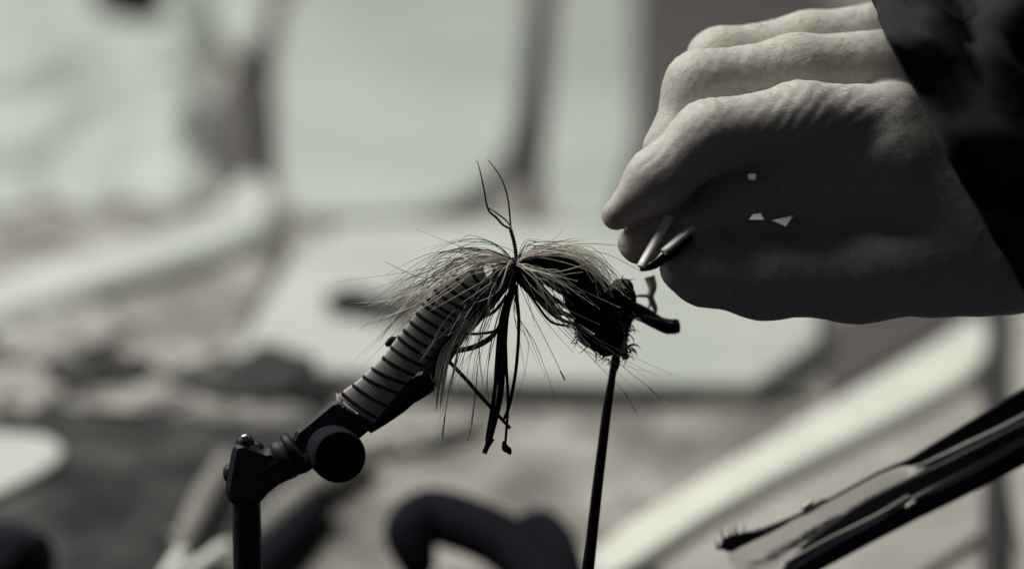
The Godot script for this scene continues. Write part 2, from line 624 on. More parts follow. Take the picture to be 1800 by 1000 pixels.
func build_person() -> void:
	skin_noise.frequency = 0.12; skin_noise.seed = 5; skin_noise.fractal_octaves = 3
	var who := thing("person", "right hand and dark sleeve of a person reaching in with closed scissors", "person", P(1700, 330, 20))
	gK = PackedFloat32Array([9.0, 5.0, 5.0, 5.0, 5.0, 6.0])
	# palm and wrist
	hb(0, [1568, 222, 2, 12.5], [1770, 400, 6, 19.0])
	hb(0, [1560, 262, 0, 13.0], [1760, 430, 2, 18.0])
	hb(0, [1565, 134, 20, 12.0], [1775, 370, 30, 19.0])
	hb(0, [1580, 80, 40, 11.5], [1790, 350, 42, 18.0])
	hb(0, [1600, 50, 58, 11.0], [1800, 360, 52, 16.0])
	hb(0, [1770, 400, 22, 21.0], [1900, 390, 34, 23.0])
	hb(0, [1480, 400, 10, 12.0], [1690, 380, 12, 19.0])
	hb(0, [1420, 340, 16, 12.0], [1620, 290, 18, 17.0])
	hb(0, [1380, 420, 6, 9.0], [1560, 300, 4, 14.0])
	hb(0, [1270, 335, 1, 9.0], [1480, 320, 4, 13.0])
	hb(0, [1260, 395, 8, 8.0], [1440, 400, 8, 12.0])
	hb(0, [1400, 270, 2, 11.0], [1560, 270, 2, 15.0])
	hb(0, [1640, 455, 6, 17.0], [1810, 440, 14, 17.0])
	hb(0, [1222, 392, -9, 5.0], [1310, 372, -1, 8.0])
	# index
	hb(1, [1568, 214, -2, 11.2], [1410, 214, -8, 11.0])
	hb(1, [1410, 213, -8, 11.0], [1248, 240, -13, 10.0])
	hb(1, [1248, 240, -13, 10.0], [1156, 316, -14, 8.5])
	hb(1, [1156, 316, -14, 8.5], [1084, 378, -13, 4.4])
	# middle
	hb(2, [1570, 118, 18, 11.6], [1400, 128, 12, 10.8])
	hb(2, [1400, 128, 12, 10.8], [1232, 152, 6, 10.0])
	hb(2, [1232, 152, 6, 10.0], [1192, 270, 4, 9.4])
	hb(2, [1192, 270, 4, 9.4], [1165, 360, 0, 8.6])
	hb(2, [1165, 360, 0, 8.6], [1126, 424, -6, 6.8])
	# ring
	hb(3, [1580, 62, 38, 11.0], [1420, 85, 33, 10.4])
	hb(3, [1420, 85, 33, 10.4], [1266, 108, 27, 9.4])
	hb(3, [1266, 108, 27, 9.4], [1215, 225, 24, 9.2])
	hb(3, [1215, 225, 24, 9.2], [1290, 380, 16, 8.8])
	hb(3, [1290, 380, 16, 8.8], [1370, 420, 14, 8.0])
	# little
	hb(4, [1620, 40, 56, 9.6], [1350, 95, 48, 8.6])
	hb(4, [1350, 95, 48, 8.6], [1300, 230, 44, 8.0])
	hb(4, [1300, 230, 44, 8.0], [1400, 380, 32, 7.8])
	# thumb
	hb(5, [1700, 440, 6, 19.0], [1510, 478, 0, 14.0])
	hb(5, [1510, 478, 0, 14.0], [1340, 488, -6, 11.2])
	hb(5, [1340, 488, -6, 11.2], [1235, 480, -9, 8.6])
	hb(5, [1235, 480, -9, 8.6], [1190, 474, -12, 4.8])
	hole([1314, 306, 1322, 304, 1331, 306, 1329, 317, 1316, 316])
	hole([1316, 387, 1324, 376, 1338, 374, 1345, 387])
	hole([1354, 387, 1397, 378, 1382, 399])
	var st := surface_nets(Vector3(20, -16, -75), Vector3(164, 92, 36), 1.2)
	var h := obj("hand", st, M.skin, who)
	# the mesh is in millimetre axes of the lens direction
	h.transform = parent_xf(who).affine_inverse() * Transform3D(Basis(rt, upv, -fw), eye + fw * DIST)
	# sleeve: a wide dark cuff, folds along it
	var fold := FastNoiseLite.new()
	fold.seed = 9; fold.frequency = 1.3
	var a := P(1672, 246, 14)
	var b := P(2500, -190, -16)
	var t := (b - a).normalized()
	var n := t.cross(fw).normalized()
	var bb := t.cross(n)
	var rows := []
	var prof := [[0.05, 0.052], [0.005, 0.053], [0.0, 0.055], [0.0, 0.0575], [0.006, 0.060]]
	for i in 40: prof.append([0.012 + 0.988 * i / 39.0, 0.060 + 0.022 * i / 39.0])
	for q in prof:
		var ring := PackedVector3Array()
		for j in 72:
			var an := TAU * j / 72
			var d := n * cos(an) + bb * sin(an)
			var f: float = fold.get_noise_3d(cos(an) * 1.6, sin(an) * 1.6, q[0] * 7.0) * 0.015
			ring.append(a.lerp(b, q[0]) + d * (q[1] + f))
		rows.append(ring)
	var ss := mb()
	skin_rows(ss, rows)
	obj("sleeve", done(ss), M.cloth, who)
	# fine pale hairs on the back of the fingers
	var hs := mb()
	for k in 200:
		var px := rng.randf_range(1262, 1530)
		var f2 := rng.randi() % 3
		var py: float = [92.0, 165.0, 48.0][f2] - (px - 1350) * 0.12 + rng.randf_range(-12, 25)
		var d: float = [4.0, -17.0, 24.0][f2]
		var l := rng.randf_range(14, 34)
		var ang := rng.randf_range(2.6, 3.6)
		var p0 := surface_hit(px, py)
		if p0 == Vector3.ZERO: continue
		var q1 := surface_hit(px + cos(ang) * l * 0.5, py - sin(ang) * l * 0.5 + 3)
		var q2 := surface_hit(px + cos(ang) * l, py - sin(ang) * l + 6)
		if q1 == Vector3.ZERO or q2 == Vector3.ZERO: continue
		if p0.distance_to(q1) > 0.01 or q1.distance_to(q2) > 0.01: continue
		tube(hs, PackedVector3Array([p0, q1 + upv * 0.0006 - fw * 0.0004, q2 + upv * 0.0007 - fw * 0.0005]), [0.00006, 0.00006, 0.00002], 3, 3)
	var hh := obj("finger_hair", done(hs), M.hair_pale, who)
	hh.set_meta("kind", "stuff")

func surface_hit(px: float, py: float) -> Vector3:       # march towards the hand from the lens side
	var d := -45.0
	for i in 60:
		var p := hp_local(px, py, d)
		var v := sdf(p)
		if v < 0.15: return P(px, py, d)
		d += maxf(v, 0.2)
		if d > 70.0: break
	return Vector3.ZERO

# ---------------------------------------------------------------- the vise
func build_vise() -> void:
	var foot := P(431, 950, 0)
	var v := thing("fly_tying_vise", "black rotary vise gripping the ribbed fly, round knob beside its jaws", "vise", Vector3(foot.x, 0, foot.z))
	var st := mb()
	lathe(st, Vector3(foot.x, 0.012, foot.z), P(431, 858, 0), [[0, .0043], [0.02, .0043], [0.98, .0043], [1.0, .0040]], 32)
	obj("post", done(st), M.gun, v)
	st = mb()
	lathe(st, Vector3(foot.x, 0.002, foot.z), Vector3(foot.x, 0.014, foot.z), [[0, .05], [0.5, .05], [0.8, .048], [0.95, .045], [0.96, .008], [1, .0075]], 48)
	obj("base", done(st), M.gun, v)
	# head block
	st = mb()
	face_slab(st, [411, 790, 418, 776, 440, 774, 466, 790, 482, 786, 500, 800, 524, 836, 505, 842, 476, 858, 458, 885, 412, 885, 400, 862, 402, 846], 5.0, 0.0105, 2, 0.0015)
	obj("head_block", flat_done(st), M.gun, v)
	st = mb()
	lathe(st, P(430, 800, -2), P(430, 764, -2), [[0, .0030], [0.55, .0030], [0.75, .0027], [0.92, .0018], [1, .0006]], 20)
	obj("set_screw", done(st), M.gun, v)
	st = mb()
	lathe(st, P(424, 772, -4.5), P(436, 768, -4.5), [[0, .0008], [0.2, .0012], [0.8, .0012], [1, .0008]], 12)
	obj("screw_glint", done(st), M.bright_steel, v)  # bright pin stands in for the highlight on the screw top
	st = mb()
	lathe(st, P(446, 800, 1), P(455, 777, 1), [[0, .0022], [0.7, .0022], [0.92, .0015], [1, .0006]], 20)
	obj("lock_screw", done(st), M.gun, v)
	st = mb()
	lathe(st, P(415, 832, 1), P(391, 832, 1), [[0, .0028], [0.4, .0030], [0.75, .0026], [0.95, .0015], [1, .0006]], 24)
	obj("side_knob", done(st), M.gun, v)
	# barrel and collar along the jaw's axis
	st = mb()
	lathe(st, P(448, 838, 0), P(520, 790, 0), [[0, .0050], [0.05, .0056], [0.7, .0056], [0.72, .0050], [1, .0050]], 32)
	obj("barrel", done(st), M.gun, v)
	st = mb()
	lathe(st, P(492, 812, 0), P(524, 788, 0), [[0, .0058], [0.08, .0063], [0.5, .0063], [0.55, .0056], [0.62, .0056], [0.68, .0062], [0.95, .0062], [1, .0057]], 40)
	obj("collar", done(st), M.gun, v)
	st = mb()
	lathe(st, P(528, 806, -1), P(541, 826, -2), [[0, .0032], [0.6, .0034], [0.9, .0028], [1, .0018]], 24)
	obj("jaw_lever_pin", done(st), M.gun, v)
	# jaws: two tapered plates either side of the hook
	for s in [0, 1]:
		st = mb()
		face_slab(st, [512, 764, 548, 734, 594, 696, 640, 700, 700, 668, 742, 648, 752, 664, 700, 712, 640, 764, 600, 795, 545, 818, 520, 800], 3.2 + s * 5.0, 0.0042, 1, 0.0012)
		obj("jaw", flat_done(st), M.gun, v)
	# round knob
	st = mb()
	var ax0 := P(581, 790, 3)
	var ax1 := P(597, 803, -12)
	var prof := [[0, .0070], [0.04, .0078]]
	prof.append_array([[0.45, .0078], [0.5, .0072], [0.56, .0072], [0.6, .0079], [0.92, .0079], [1.0, .0073]])
	lathe(st, ax0, ax1, prof, 112, 0.022)
	obj("clamp_knob", done(st), M.black_matt, v)
	st = mb()
	lathe(st, P(570, 782, 6), P(583, 791, 3), [[0, .0035], [1, .0035]], 20)
	obj("knob_stem", done(st), M.gun, v)

# ---------------------------------------------------------------- the fly
func edge_at(t: float, e: Array) -> Vector2:
	var f: float = t * (e.size() / 2 - 1)
	var i := mini(int(f), e.size() / 2 - 2)
	return Vector2(e[i * 2], e[i * 2 + 1]).lerp(Vector2(e[i * 2 + 2], e[i * 2 + 3]), f - i)

func build_fly() -> void:
	var fly := thing("tied_fly", "large half-tied fly with grey banded back, flared hair and dark rubber legs", "fishing fly", P(905, 470, 0))
	# the hook inside it
	var st := mb()
	tube(st, PL([600, 770, 8, 684, 716, 8, 768, 632, 8, 838, 552, 7, 905, 480, 2, 980, 470, 4, 1050, 520, 8, 1100, 548, 14, 1180, 570, 20]), [.0008, .0009, .0009, .0009, .0009, .0009, .0009, .0009, .0008], 8, 5)
	obj("hook", done(st), M.gun, fly)
	# banded back strip: convex, wraps towards the lens
	var eL := [590, 697, 612, 680, 631, 667, 652, 647, 673, 626, 688, 606, 702, 587, 715, 571, 727, 555, 739, 538, 750, 523, 764, 507, 778, 494, 804, 482, 850, 468]
	var eR := [658, 742, 683, 711, 703, 686, 721, 667, 739, 650, 751, 633, 762, 615, 772, 597, 782, 579, 795, 563, 808, 548, 820, 535, 834, 521, 852, 508, 878, 492]
	var rows := []
	var arcs := []
	for i in 61:
		var t := i / 60.0
		var a := edge_at(t, eL)
		var b := edge_at(maxf(t - 0.035, t * 0.5), eR)
		var ring := PackedVector3Array()
		for j in 13:
			var u := j / 12.0
			var c := cos(PI * u)
			var q := a.lerp(b, 0.5 - 0.5 * c)
			var bulge := sin(PI * u)
			# bands sag towards the tail end
			q += Vector2(-0.62, 0.78) * bulge * 3.5
			ring.append(P(q.x, q.y, -3.8 - 1.7 * bulge * lerpf(1.0, 0.7, t) + (2.0 if j == 12 or j == 0 else 0.0)))
		rows.append(ring)
	st = mb()
	skin_rows(st, rows, false, true)
	obj("back_strip", done(st), M.strip, fly)
	for k in 16:
		var i := int(round(2 + k * 3.75))
		if i > 60: break
		var ring: PackedVector3Array = rows[i]
		var pts := PackedVector3Array()
		var skew: int = [0, 0, 0, 1, 0, 0, -1, 0, 0, 0, 1, 0, 0, 0, 0, 0][k]
		for j in range(0, 13):
			var p: Vector3 = ring[j]
			if skew and i + 1 <= 60: p = p.lerp(rows[clampi(i + skew, 0, 60)][j], j / 24.0)
			pts.append(p - fw * 0.0001)
		var rr := []
		for j in 13: rr.append(0.00050 * (0.85 + 0.3 * rng.randf()))
		st = mb()
		tube(st, pts, rr, 8, 2, 0.32, -fw)
		obj("band", done(st), M.rib, fly)
	# torn tip of the strip over the jaw
	st = mb()
	tube(st, PL([592, 690, -6, 596, 706, -8, 604, 716, -8.6]), [.0005, .0007, .0003], 6, 3)
	tube(st, PL([600, 705, -8, 612, 718, -9, 628, 728, -9]), [.0006, .0006, .0003], 6, 3)
	obj("frayed_end", done(st), M.thread, fly)
	# pale edge of the strip
	st = mb()
	tube(st, PL([732, 648, -4, 742, 630, -5, 757, 610, -5, 775, 574, -5, 800, 543, -5]), [.0003, .0004, .0004, .0003, .0002], 6, 4)
	obj("edge_thread", done(st), M.hair_pale, fly)
	# dark underbody
	st = mb()
	tube(st, PL([640, 748, 5, 694, 704, 6, 748, 650, 6, 798, 586, 5, 850, 528, 3, 882, 490, 1, 912, 466, 0]), [.0030, .0044, .0048, .0038, .0036, .0034, .0030], 16, 6)
	obj("underbody", done(st), M.body, fly)
	st = mb()
	tube(st, PL([712, 698, 5, 744, 668, 5, 766, 638, 5, 776, 612, 4]), [.0030, .0046, .0040, .0022], 14, 5, 1.0, Vector3.ZERO, true)
	obj("belly_pad", done(st), M.body, fly)
	st = mb()
	tube(st, PL([700, 603, 2, 690, 600, 2, 682, 604, 1]), [.0016, .0016, .0010], 8, 3, 1.0, Vector3.ZERO, true)
	tube(st, PL([705, 606, 2, 690, 612, 2]), [.0012, .0006], 8, 1)
	obj("hook_barb", done(st), M.body, fly)
	# thorax and dark wing drape on the right
	st = mb()
	tube(st, PL([905, 468, 0, 940, 462, 1, 975, 462, 3, 1010, 478, 5, 1048, 515, 8, 1075, 555, 11]), [.0022, .0042, .0046, .0050, .0052, .0030], 16, 6)
	obj("thorax", done(st), M.body, fly)
	st = mb()
	face_slab(st, [950, 470, 985, 452, 1008, 466, 1048, 500, 1072, 535, 1094, 562, 1096, 590, 1072, 632, 1048, 618, 1016, 602, 1014, 585, 1006, 545, 990, 515, 972, 500], 9.0, 0.0045, 2, 0.0018)
	obj("wing_case", flat_done(st), M.body, fly)
	st = mb()
	face_slab(st, [1066, 528, 1080, 560, 1096, 590, 1090, 636, 1078, 634, 1080, 600], 12.0, 0.003, 1, 0.0008)
	obj("wing_flap", flat_done(st), M.body, fly)
	st = mb()
	tube(st, PL([908, 478, 0, 935, 500, -1, 955, 524, -1, 975, 545, 0, 992, 552, 1]), [.0022, .0030, .0020, .0012, .0005], 10, 5)
	obj("throat_hackle", done(st), M.body, fly)
	# head end, out of focus, with its clipped tag
	st = mb()
	tube(st, PL([1085, 500, 10, 1100, 520, 14, 1100, 550, 14, 1094, 590, 14, 1100, 632, 14]), [.0020, .0032, .0030, .0016, .0010], 12, 5)
	tube(st, PL([1085, 498, 13, 1100, 502, 14, 1106, 512, 15]), [.0012, .0022, .0016], 10, 4)
	obj("head", done(st), M.body, fly)
	st = mb()
	tube(st, PL([1100, 540, 15, 1130, 552, 19, 1158, 568, 22, 1176, 574, 24, 1192, 573, 25]), [.0026, .0024, .0021, .0024, .0022], 12, 5)
	obj("hook_eye", done(st), M.body, fly)
	st = mb()
	tube(st, PL([1142, 486, 24, 1147, 505, 24, 1144, 522, 24, 1152, 545, 25, 1140, 556, 24]), [.0017, .0014, .0010, .0008, .0006], 8, 5)
	tube(st, PL([1142, 520, 24, 1120, 520, 22, 1108, 530, 20, 1112, 545, 20, 1132, 548, 22, 1143, 535, 24, 1142, 520, 24]), [.0007, .0005, .0005, .0005, .0005, .0005, .0006], 6, 5)
	obj("thread_tag", done(st), M.thread, fly)
	st = mb()
	tube(st, PL([1076, 625, 10, 1070, 600, 10, 1074, 578, 10, 1086, 572, 10, 1094, 588, 10, 1092, 615, 10, 1084, 628, 10]), [.0008, .0010, .0009, .0008, .0009, .0009, .0008], 8, 5)
	obj("thread_loop", done(st), M.thread, fly)
	# wire post, twisted, splitting into two feelers
	var h0 := P(908, 462, -1)
	var h1 := P(897, 402, -1)
	for s in 2:
		st = mb()
		var pts := PackedVector3Array()
		for k in 73:
			var t := k / 72.0
			var an := t * TAU * 6.5 + PI * s
			pts.append(h0.lerp(h1, t) + (rt * cos(an) + fw * sin(an)) * 0.00034 + rt * sin(t * PI) * 0.0004)
		var rr := []
		for k in 73: rr.append(0.0003)
		tube(st, pts, rr, 6, 1)
		obj("twisted_wire", done(st), M.wire, fly)
	st = mb()
	tube(st, PL([897, 402, -1, 884, 395, -1, 872, 382, -2, 858, 368, -2, 851, 335, -1, 846, 310, 0, 839, 283, 1]), [.00030, .00034, .00034, .0003, .00024, .0002, .0001], 6, 6)
	obj("feeler", done(st), M.wire, fly)
	st = mb()
	tube(st, PL([898, 402, -1, 896, 378, -1, 893, 350, -2, 886, 325, -2, 874, 302, -2, 857, 280, -1]), [.0003, .0003, .00027, .00024, .0002, .0001], 6, 6)
	obj("feeler", done(st), M.wire, fly)
	st = mb()
	tube(st, PL([899, 400, -1.6, 888, 386, -2, 872, 374, -2.6, 857, 364, -2.4]), [.00022, .00026, .00026, .00016], 6, 5)
	obj("feeler_quill", done(st), M.wire_pale, fly)
	# dark rubber legs, one by one
	var legs := [
		[[905, 500, 0, 888, 545, -2, 881, 620, -3, 876, 700, -3, 858, 772, -3], .00055],
		[[902, 500, 0, 884, 550, -3, 877, 630, -4, 866, 710, -4, 855, 775, -4], .00055],
		[[907, 500, 0, 892, 550, -1, 886, 630, -2, 880, 700, -2, 862, 775, -2], .0006],
		[[903, 505, 0, 890, 560, -4, 884, 640, -5, 874, 715, -5, 858, 778, -5], .0006],
		[[900, 500, 0, 880, 560, -1, 872, 640, -1, 868, 710, -2, 856, 782, -2], .0004],
		[[905, 503, -1, 890, 570, -2, 890, 640, -2, 893, 710, -2, 888, 782, -2], .00042],
		[[905, 500, 0, 912, 560, -2, 908, 640, -2, 896, 710, -2, 884, 740, -2], .00042],
		[[788, 634, -4, 820, 668, -5, 850, 702, -6, 897, 753, -6], .00048],
		[[890, 520, 0, 868, 548, -2, 835, 562, -2, 800, 585, 0, 780, 592, 0], .00042],
		[[886, 548, -2, 872, 582, -4, 840, 605, -4, 805, 615, -3, 782, 616, -2], .00048],
		[[884, 560, -2, 866, 592, -4, 838, 610, -5, 800, 620, -4, 786, 632, -3], .00045],
		[[878, 578, -3, 862, 584, -3, 835, 587, -3, 812, 586, -3], .00035],
		[[905, 490, 0, 898, 520, -3, 890, 550, -4, 886, 566, -4], .0004],
		[[920, 490, 0, 945, 525, -2, 975, 555, -2, 1012, 572, 0], .0005],
		[[922, 488, 0, 955, 530, -1, 985, 548, -1, 1015, 560, 1], .0006],
		[[925, 486, 0, 960, 515, -1, 990, 535, 0, 1018, 556, 2], .0005],
		[[918, 495, 0, 940, 530, -3, 968, 565, -3, 1000, 573, -2], .00035],
		[[925, 480, 0, 965, 500, -2, 990, 515, 0, 1020, 520, 2], .0006],
		[[930, 476, 0, 960, 492, -2, 985, 508, -1, 1020, 545, 2], .0004],
	]
	for l in legs:
		st = mb()
		var pts := PL(l[0])
		var rr := []
		for k in pts.size(): rr.append(l[1] * 1.2 * (1.0 if k < pts.size() - 1 else 0.8))
		tube(st, pts, rr, 6, 6)
		obj("rubber_leg", done(st), M.leg, fly)
	for f in [[[862, 770, -3, 857, 783, -3, 851, 797, -3], [.0014, .0008, .0007]], [[886, 775, -2, 888, 787, -2, 894, 792, -2, 897, 799, -2], [.0004, .0011, .0010, .0003]]]:
		st = mb()
		tube(st, PL(f[0]), f[1], 8, 4)
		obj("leg_foot", done(st), M.leg, fly)
	# a knotted bind of thread at the wing
	st = mb()
	for k in 7:
		var pts := PackedVector3Array()
		for j in 13:
			var an := TAU * j / 12.0
			pts.append(P(903 + k * 2.2, 468 + k * 1.4, 0) + (upv * cos(an) * 0.9 + fw * sin(an) + rt * 0.2 * cos(an)) * (0.0028 + 0.0002 * sin(k * 2.0)))
		var rr := []
		for j in 13: rr.append(0.00022)
		tube(st, pts, rr, 5, 1)
	obj("thread_wraps", done(st), M.leg, fly)
	# hair: three bundles, far too many to count
	var pale := mb()
	var midb := mb()
	var dark := mb()
	var sets := [
		# n, ctrl1, spread, ctrl2, spread, end, spread, rad, material 0 pale 1 mid 2 dark
		[19, [852, 451], [20, 13], [772, 480], [28, 20], [700, 532], [52, 36], .00019, 0],
		[12, [848, 450], [24, 14], [778, 476], [34, 22], [690, 540], [76, 44], .00012, 1],
		[12, [840, 446], [24, 12], [780, 466], [30, 22], [690, 520], [60, 40], .00010, 2],
		[8, [880, 474], [14, 12], [856, 508], [14, 16], [836, 550], [22, 36], .00018, 0],
		[6, [872, 474], [14, 14], [825, 520], [22, 20], [775, 590], [44, 50], .00013, 0],
		[46, [880, 482], [10, 9], [864, 508], [10, 10], [842, 545], [14, 16], .00030, 2],
		[9, [880, 490], [12, 14], [834, 590], [26, 30], [806, 690], [46, 70], .00015, 0],
		[9, [890, 500], [8, 14], [850, 620], [20, 40], [835, 730], [30, 50], .00011, 1],
		[30, [945, 443], [16, 12], [1022, 446], [24, 18], [1082, 506], [28, 26], .00015, 0],
		[12, [950, 444], [16, 9], [1025, 452], [22, 14], [1085, 515], [26, 20], .00010, 1],
		[13, [930, 470], [14, 8], [960, 480], [18, 14], [1000, 500], [44, 44], .00020, 0],
		[11, [930, 480], [10, 10], [965, 520], [18, 20], [1010, 590], [44, 44], .00017, 0],
		[6, [940, 520], [12, 14], [1030, 600], [26, 24], [1130, 690], [50, 36], .00011, 1],
		[9, [930, 430], [20, 8], [970, 420], [24, 12], [1000, 415], [50, 18], .00008, 2],
		[7, [860, 430], [20, 8], [800, 425], [30, 14], [740, 450], [40, 24], .00008, 2],
		[7, [820, 466], [22, 12], [720, 535], [26, 20], [645, 600], [44, 44], .00009, 2],
		[6, [820, 466], [22, 12], [720, 530], [26, 20], [635, 580], [44, 60], .00013, 0],
		[5, [910, 540], [10, 14], [935, 600], [20, 20], [960, 680], [40, 40], .00008, 2],
	]
	for s in sets:
		for k in s[0]:
			var e := Vector2(rng.randfn(0, 0.5), rng.randfn(0, 0.5))
			var g := func(c: Array, sp: Array, w: float) -> Vector2: return Vector2(c[0] + sp[0] * (e.x * w + rng.randfn(0, 0.42)), c[1] + sp[1] * (e.y * w + rng.randfn(0, 0.42)))
			var q1: Vector2 = g.call(s[1], s[2], 0.8)
			var q2: Vector2 = g.call(s[3], s[4], 0.9)
			var q3: Vector2 = g.call(s[5], s[6], 1.0)
			var dd := rng.randfn(0, 4.0) - 6.0
			var root := Vector3(905 + rng.randf_range(-4, 8), 462 + rng.randf_range(-4, 8), -1)
			var pts := PL([root.x, root.y, root.z, q1.x, q1.y, -1 + dd * 0.5, q2.x, q2.y, dd * 0.9, q3.x, q3.y, dd])
			var r: float = s[7] * rng.randf_range(0.75, 1.3)
			var target: SurfaceTool = [pale, midb, dark][s[8]]
			tube(target, pts, [r * 0.9, r, r * 0.9, r * 0.25], 4, 6)
	# wild strands that cross the rest
	for k in 34:
		var an := rng.randf_range(-0.5, 3.7)
		var l := rng.randf_range(60, 190)
		var bend := rng.randf_range(-0.5, 0.5)
		var d := Vector2(cos(an), sin(an) * 0.9)
		var d2 := Vector2(cos(an + bend), sin(an + bend) * 0.9 + 0.25)
		var q1 := Vector2(906, 464) + d * l * 0.35
		var q2 := q1 + (d + d2) * 0.5 * l * 0.35
		var q3 := q2 + d2 * l * 0.4
		var dd := rng.randfn(0, 5.0) - 5.0
		tube(pale if k % 3 else dark, PL([906, 464, -1, q1.x, q1.y, dd * 0.5, q2.x, q2.y, dd, q3.x, q3.y, dd]), [.00011, .00012, .0001, .00005], 4, 5)
	# the pale tuft hanging under the body
	for k in 15:
		var w := rng.randfn(0, 7)
		tube(pale if k % 2 else midb, PL([818 + rng.randf_range(-8, 26), 556 + rng.randf_range(-20, 20), -4, 790 + w, 612, -5, 776 + w * 1.1, 670, -6, 771 + w * 1.4, 700 + rng.randfn(0, 22), -6]), [.0002, .00026, .00026, .00010], 4, 4)
	var fuzz := mb()
	var line := [940, 466, 985, 452, 1008, 466, 1048, 500, 1072, 535, 1096, 575, 1090, 625, 1072, 632, 1048, 618, 1016, 602, 1006, 560, 990, 520]
	for k in 120:
		var i := rng.randi() % (line.size() / 2 - 1)
		var u := rng.randf()
		var x: float = lerpf(line[i * 2], line[i * 2 + 2], u)
		var y: float = lerpf(line[i * 2 + 1], line[i * 2 + 3], u)
		var an := rng.randf() * TAU
		var l := rng.randf_range(6, 20)
		tube(fuzz, PL([x, y, 6, x + cos(an) * l * 0.6, y + sin(an) * l * 0.6 + 1, 5, x + cos(an + 0.18) * l, y + sin(an + 0.18) * l + 2, 4]), [.00022, .00016, .00004], 3, 3)
	for k in 110:
		var y := rng.randf_range(495, 630)
		var an := rng.randf() * TAU
		var l := rng.randf_range(8, 24)
		var x := 1100.0 + rng.randf_range(-12, 8)
		tube(fuzz if k % 4 else pale, PL([x, y, 13, x + cos(an) * l * 0.6, y + sin(an) * l * 0.6, 12, x + cos(an + 0.25) * l, y + sin(an + 0.25) * l + 2, 11]), [.0003, .0002, .00005], 3, 3)
	obj("body_fuzz", done(fuzz), M.leg, fly).set_meta("kind", "stuff")
	var ph := obj("pale_hair", done(pale), M.hair_pale, fly)
	var mh := obj("mid_hair", done(midb), M.hair_mid, fly)
	var dh := obj("dark_hair", done(dark), M.leg, fly)
	for o in [ph, mh, dh]: o.set_meta("kind", "stuff")
	# single tell-tale hairs with pale tips
	for q in [
		[[905, 470, 0, 1000, 560, -6, 1090, 640, -8, 1140, 680, -9], [1140, 680, -9, 1172, 712, -9]],
		[[905, 475, 0, 985, 570, -6, 1060, 650, -8, 1098, 690, -8], [1098, 690, -8, 1124, 732, -8]],
		[[915, 480, 0, 985, 540, -7, 1010, 580, -8, 1018, 596, -8], [1018, 570, -8, 1045, 588, -8]],
		[[905, 480, 0, 930, 540, -2, 970, 620, -2, 993, 668, -2], [985, 652, -2, 993, 668, -2]],
		[[800, 640, -4, 790, 680, -4, 782, 730, -4, 776, 765, -4], [782, 730, -4, 777, 772, -4]],
		[[840, 640, -4, 836, 690, -4, 830, 740, -4, 822, 775, -4], [836, 690, -4, 828, 750, -4]],
	]:
		st = mb()
		tube(st, PL(q[0]), [.00012, .00012, .0001, .00008], 4, 5)
		var hr := obj("long_hair", done(st), M.leg, fly)
		st = mb()
		tube(st, PL(q[1]), [.0002, .0003], 5, 3)
		obj("hair_tip", done(st), M.hair_pale, hr)

func build_tools() -> void:
	# bobbin tube hanging from the thread
	var b := thing("thread_bobbin", "thin black bobbin tube hanging by thread from the head of fly", "bobbin", P(1030, 1020, 14))
	var st := mb()
	tube(st, PL([1082, 628, 12, 1076, 665, 12, 1066, 730, 12, 1050, 860, 13, 1036, 985, 14, 1030, 1040, 14]), [.0012, .0011, .0014, .0016, .0018, .0020], 14, 5)
	obj("tube", done(st), M.black, b)
	st = mb()
	tube(st, PL([1083, 615, 12, 1082, 636, 12, 1079, 650, 12]), [.0005, .0015, .0012], 12, 5)
	obj("flared_mouth", done(st), M.black, b)
	st = mb()
	tube(st, PL([1088, 575, 12, 1084, 600, 12, 1082, 625, 12]), [.0003, .0003, .0003], 6, 4)
	obj("thread", done(st), M.leg, b)
	st = mb()
	lathe(st, P(1005, 1110, 14), P(1045, 1110, 14), [[0, .010], [0.1, .010], [0.12, .006], [0.88, .006], [0.9, .010], [1, .010]], 28)
	obj("spool", done(st), M.dusk, b)
	for s in [-1, 1]:
		st = mb()
		tube(st, PL([1030, 1038, 14, 1030 + s * 30, 1070, 14, 1026 + s * 24, 1110, 14]), [.0010, .0009, .0009], 8, 5)
		obj("wire_arm", done(st), M.gun, b)
	# scissors in the hand
	var sc := thing("scissors", "slim steel scissors pinched between thumb and fingers, points down towards the fly", "scissors", P(1150, 440, -22))
	for q in [[[1126, 468], [1176, 380], 1.25, -22.0], [[1166, 442], [1218, 398], 1.05, -25.0]]:
		var a: Vector3 = P(q[0][0], q[0][1], q[3])
		var c: Vector3 = P(q[1][0], q[1][1], q[3] + 6.0)
		st = mb()
		var t := (c - a).normalized()
		var face := (upv * 0.75 - fw * 0.55 - rt * 0.25)
		face = (face - t * face.dot(t)).normalized()
		var side := t.cross(face)
		var w: float = q[2] * 0.001
		var rows := []
		for k in [[0.0, 0.9], [0.12, 1.0], [0.6, 1.05], [1.0, 1.1]]:
			var ring := PackedVector3Array()
			for p in [[-1, 0.0], [-0.8, 0.35], [0.8, 0.35], [1, 0.0], [1, -0.8], [-1, -0.8]]:
				ring.append(a.lerp(c, k[0]) + side * p[0] * w * k[1] + face * p[1] * w)
			rows.append(ring)
		skin_rows(st, rows)
		cap_ring(st, rows[0], false)
		cap_ring(st, rows[3], true)
		obj("blade", flat_done(st), M.blade, sc)
	st = mb()
	tube(st, PL([1126, 474, -19, 1150, 466, -18, 1180, 444, -16, 1206, 420, -13, 1240, 392, 6]), [.0006, .0012, .0015, .0015, .0014], 12, 4)
	obj("shade_side", done(st), M.black, sc)  # black colour stands in for the shaded side of the scissors

